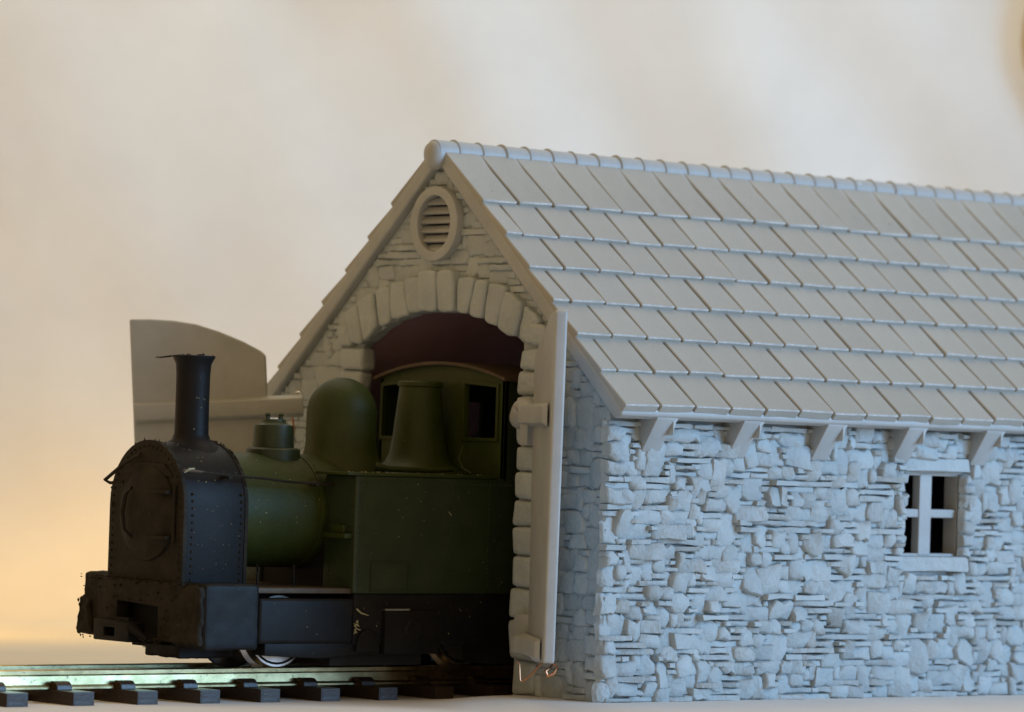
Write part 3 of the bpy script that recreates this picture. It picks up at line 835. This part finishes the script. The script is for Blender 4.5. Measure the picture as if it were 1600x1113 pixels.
# footplate, valances, frames
FZ = 1.26
L(MB().box(-4.15, -2.0, CY-HW+.05, CY+HW-.05, FZ-.06, FZ), 'footplate', BROWN, loco, bevel=.01)
L(MB().box(-4.0, 2.4, CY-.52, CY+.52, .50, 1.2), 'frame', DARK, loco)
for s_ in (-1, 1):
    yo = CY+s_*HW; yi = CY+s_*(HW-.30)
    y0, y1 = sorted((yo, yi))
    fx = -1
    L(MB().box(-3.42, -2.0, y0+.0, y1, .60, 1.14), 'cylinder_cover', BLACK, loco, bevel=.05, seg=3)
    L(MB().prism([(-3.30, .62), (-3.30, .46), (-2.45, .42), (-1.95, .46), (-1.57, .46), (-1.57, .62)], 'y', y0+.03, y1), 'lower_valance', BLACK, loco, bevel=.02)
    L(MB().box(-2.0, 2.5, y0+.02, y1, .58, 1.195), 'valance', BLACK, loco, bevel=.01)
    yb0, yb1 = sorted((CY+s_*(HW+.05), CY+s_*(HW-.1)))
    bx = L(MB().box(-1.56, -.72, yb0, yb1, .47, 1.0), 'axle_box', BLACK, loco, bevel=.02)
    if s_ < 0:
        L(MB().lathe([(.001, -.03), (.12, -.028), (.14, -.01), (.14, .02)], (-1.12, CY-HW-.045, .76), 'y', 24), 'cap', BLACK, bx)
        L(MB().box(-1.58, -1.2, CY-HW-.06, CY-HW+.0, 1.0, 1.02), 'edge_strip', TYRE, bx)
        L(MB().prism([(-1.97, .50)]+[(-1.78-.17*math.cos(math.pi*k/10), .60+.17*math.sin(math.pi*k/10)) for k in range(11)]+[(-1.60, .50)], 'y', CY-HW-.01, CY-HW+.06), 'spring_cover', BLACK, loco, bevel=.01)
# buffer beam: end boxes, centre plate with its opening, coupling block
def lumpy(o, amp, fr):
    for v in o.data.vertices: v.co += noise.noise_vector(v.co*fr)*amp
def sub(mb, n=3): return mb
def rough_box(name, x0, x1, y0, y1, z0, z1, mat, par, bev=.05, amp=.015):
    mb = MB().box(x0, x1, y0, y1, z0, z1)
    me = bpy.data.meshes.new(name); me.from_pydata(mb.v, [], mb.f)
    bm = bmesh.new(); bm.from_mesh(me); bmesh.ops.recalc_face_normals(bm, faces=bm.faces)
    bmesh.ops.bevel(bm, geom=bm.edges[:], offset=bev, segments=3, profile=.6, affect='EDGES')
    bmesh.ops.subdivide_edges(bm, edges=bm.edges[:], cuts=4, use_grid_fill=True)
    bmesh.ops.subdivide_edges(bm, edges=[e for e in bm.edges if e.calc_length() > .08], cuts=2, use_grid_fill=True)
    for v in bm.verts: v.co += noise.noise_vector(v.co*5)*amp+noise.noise_vector(v.co*16)*amp*.6
    bm.to_mesh(me); bm.free(); me.materials.append(mat)
    me.polygons.foreach_set('use_smooth', [True]*len(me.polygons))
    return link(name, me, par)
beam = L(MB().plate([(CY-.85, .60), (CY+.9, .60), (CY+.9, 1.30), (CY-.85, 1.30)], [[(3.34, .63), (3.34, 1.0), (4.20, 1.04), (4.20, .63)]], lambda u, v: (-4.27, u, v), lambda u, v: (-4.10, u, v)), 'buffer_beam', SOOT, loco, bevel=.015)
rough_box('beam_end', -4.22, -3.42, CY-HW-.01, CY-.66, .53, 1.31, BLACK, beam, .06, .008)
rough_box('beam_end_cap', -4.28, -4.16, CY-HW+.02, CY-.66, .57, 1.28, SOOT, beam, .05, .03)
rough_box('beam_end', -4.24, -3.42, CY+.80, CY+HW, .60, 1.34, SOOT, beam, .05, .03)
rough_box('beam_end_cap', -4.30, -4.12, CY+1.0, CY+HW+.04, .62, 1.06, SOOT, beam, .05, .05)
cp = L(MB().plate([(3.66, .56), (4.40, .56), (4.40, .82), (3.66, .79)], [[(3.96, .62), (3.96, .72), (4.18, .72), (4.18, .62)]], lambda u, v: (-4.46, u, v), lambda u, v: (-4.22, u, v)), 'coupling', BLACK, loco, bevel=.02)
L(MB().box(-4.30, -4.24, 3.90, 4.28, .55, .84), 'coupling_back', DARK, cp)
L(MB().tube([(-4.45, 3.66, .76), (-4.40, 3.5, .66), (-4.36, 3.42, .60)], [.06, .05, .03], 8), 'coupling_hook', BLACK, cp)
mb = MB()
for k in range(170):
    yy = random.uniform(CY-.9, CY+HW); zz = random.choice([random.gauss(.60, .03), random.gauss(.95, .2), random.gauss(1.30, .02)])
    zz = max(.56, min(1.32, zz))
    if 3.3 < yy < 4.24 and .62 < zz < 1.03: continue
    c = Vector((-4.28, yy, zz))
    mb.lathe([(.001, -.02), (random.uniform(.006, .018), 0), (.001, random.uniform(.012, .03))], c, random.choice('xyz'), 5)
for k in range(60):
    c = Vector((-4.2+jit(.1), CY+HW+random.uniform(-.02, .02), random.uniform(.6, 1.05)))
    mb.lathe([(.001, -.025), (random.uniform(.008, .02), 0), (.001, .03)], c, random.choice('xyz'), 5)
L(mb, 'grime', SOOT, beam, kind='stuff')
rough_box('front_block', -4.1, -3.3, CY-.6, CY+.1, .40, .56, BLACK, loco, .03, .012)
# dust fibres
mb = MB()
for k in range(3):
    xx = random.choice([random.uniform(-2.0, -.4), random.uniform(-3.2, -2.1)])
    yy = CY-HW-.015 if xx > -2.0 else CY-.7
    zz = random.uniform(1.4, 2.4) if xx > -2 else random.uniform(1.9, 2.3)
    c = Vector((xx, yy, zz)); d = Vector((jit(.06), jit(.01), jit(.05)))
    mb.tube([c, c+d*.5+Vector((0, 0, jit(.01))), c+d], .005, 4)
mb.tube([(-1.98, CY-HW-.01, 1.02), (-1.93, CY-HW-.04, .97), (-1.82, CY-HW-.05, .94)], [.012, .01, .004], 5)
for k in range(14):
    mb.tube([(-1.99+jit(.02), CY-HW-.01, .72+k*.011), (-1.97+jit(.05), CY-HW-.03, .72+k*.011+jit(.03))], .007, 4)
mb.tube([(-4.27, HRY-.03, 2.60), (-4.22, HRY-.05, 2.64), (-4.14, HRY-.05, 2.65)], [.008, .016, .01], 5)
def speck(c, r):
    mb.lathe([(.001, -r), (r, 0), (.001, r*.8)], c, random.choice('xyz'), 5)
for k in range(26): speck((random.uniform(-4.1, -3.35), CY-.757, random.uniform(1.35, 2.3)), random.uniform(.003, .008))
for k in range(34): speck((random.uniform(-1.95, .7), CY-HW-.002, random.uniform(1.25, 2.6)), random.uniform(.003, .008))
for k in range(28):
    a = random.uniform(-.2, 1.45)
    speck((random.uniform(-3.2, -1.9), CY-.697*math.cos(a), BZ+.697*math.sin(a)), random.uniform(.004, .009))
for k in range(9): speck((CX-.16+random.uniform(0, .2), CY-.2, random.uniform(3.1, 3.9)), random.uniform(.004, .011))
for k in range(18): speck((random.uniform(-3.4, 0), CY-HW-.004, random.uniform(.62, 1.12)), random.uniform(.003, .009))
for k in range(18):
    a = math.pi*random.uniform(.1, .45)
    speck((random.uniform(-4.1, -3.35), CY-.757*math.cos(a), 2.2+.757*math.sin(a)), random.uniform(.005, .012))
for k in range(26): speck((random.uniform(-2.1, .1), CY-HW-.0+random.uniform(0, .4), 2.665), random.uniform(.005, .012))
L(mb, 'dust_fibres', DUST, loco, kind='stuff')
# pipework in the gap above the footplate
L(MB().box(-2.25, -.85, CY-1.12, CY+1.12, .33, .60), 'underside_shade', DARK, loco)  # black block added as shade beneath the engine
L(MB().box(.22, 2.4, CY-1.12, CY+1.12, .33, .60), 'underside_shade', DARK, loco)  # second added shade block, behind the rear wheel
for k in range(2):
    xx = -3.1+k*.55
    L(MB().tube([(xx, CY-.75, 1.26), (xx+jit(.03), CY-.75, 1.44), (xx+.03, CY-.70, 1.52)], .014, 6), 'pipe', BLACK, loco)
# wheels
def wheel(x, y, s_):
    w_ = L(MB().lathe([(.47, -.02*s_), (.505, -.0*s_), (.505, .025*s_), (.45, .05*s_), (.43, .17*s_), (.40, .17*s_)], (x, y, TZ+.44), 'y', 48), 'wheel', TYRE, loco)
    L(MB().lathe([(.405, .015*s_), (.405, .176*s_), (.38, .176*s_), (.36, .13*s_), (.10, .13*s_), (.10, .19*s_)], (x, y, TZ+.44), 'y', 32), 'wheel_centre', BLACK, w_)
for x in (-2.66, .22):
    wheel(x, G0+.06, -1); wheel(x, G1-.06, 1)
    L(MB().lathe([(.06, 0), (.06, .8)], (x, G0+.06, TZ+.44), 'y', 10), 'axle', BLACK, loco)
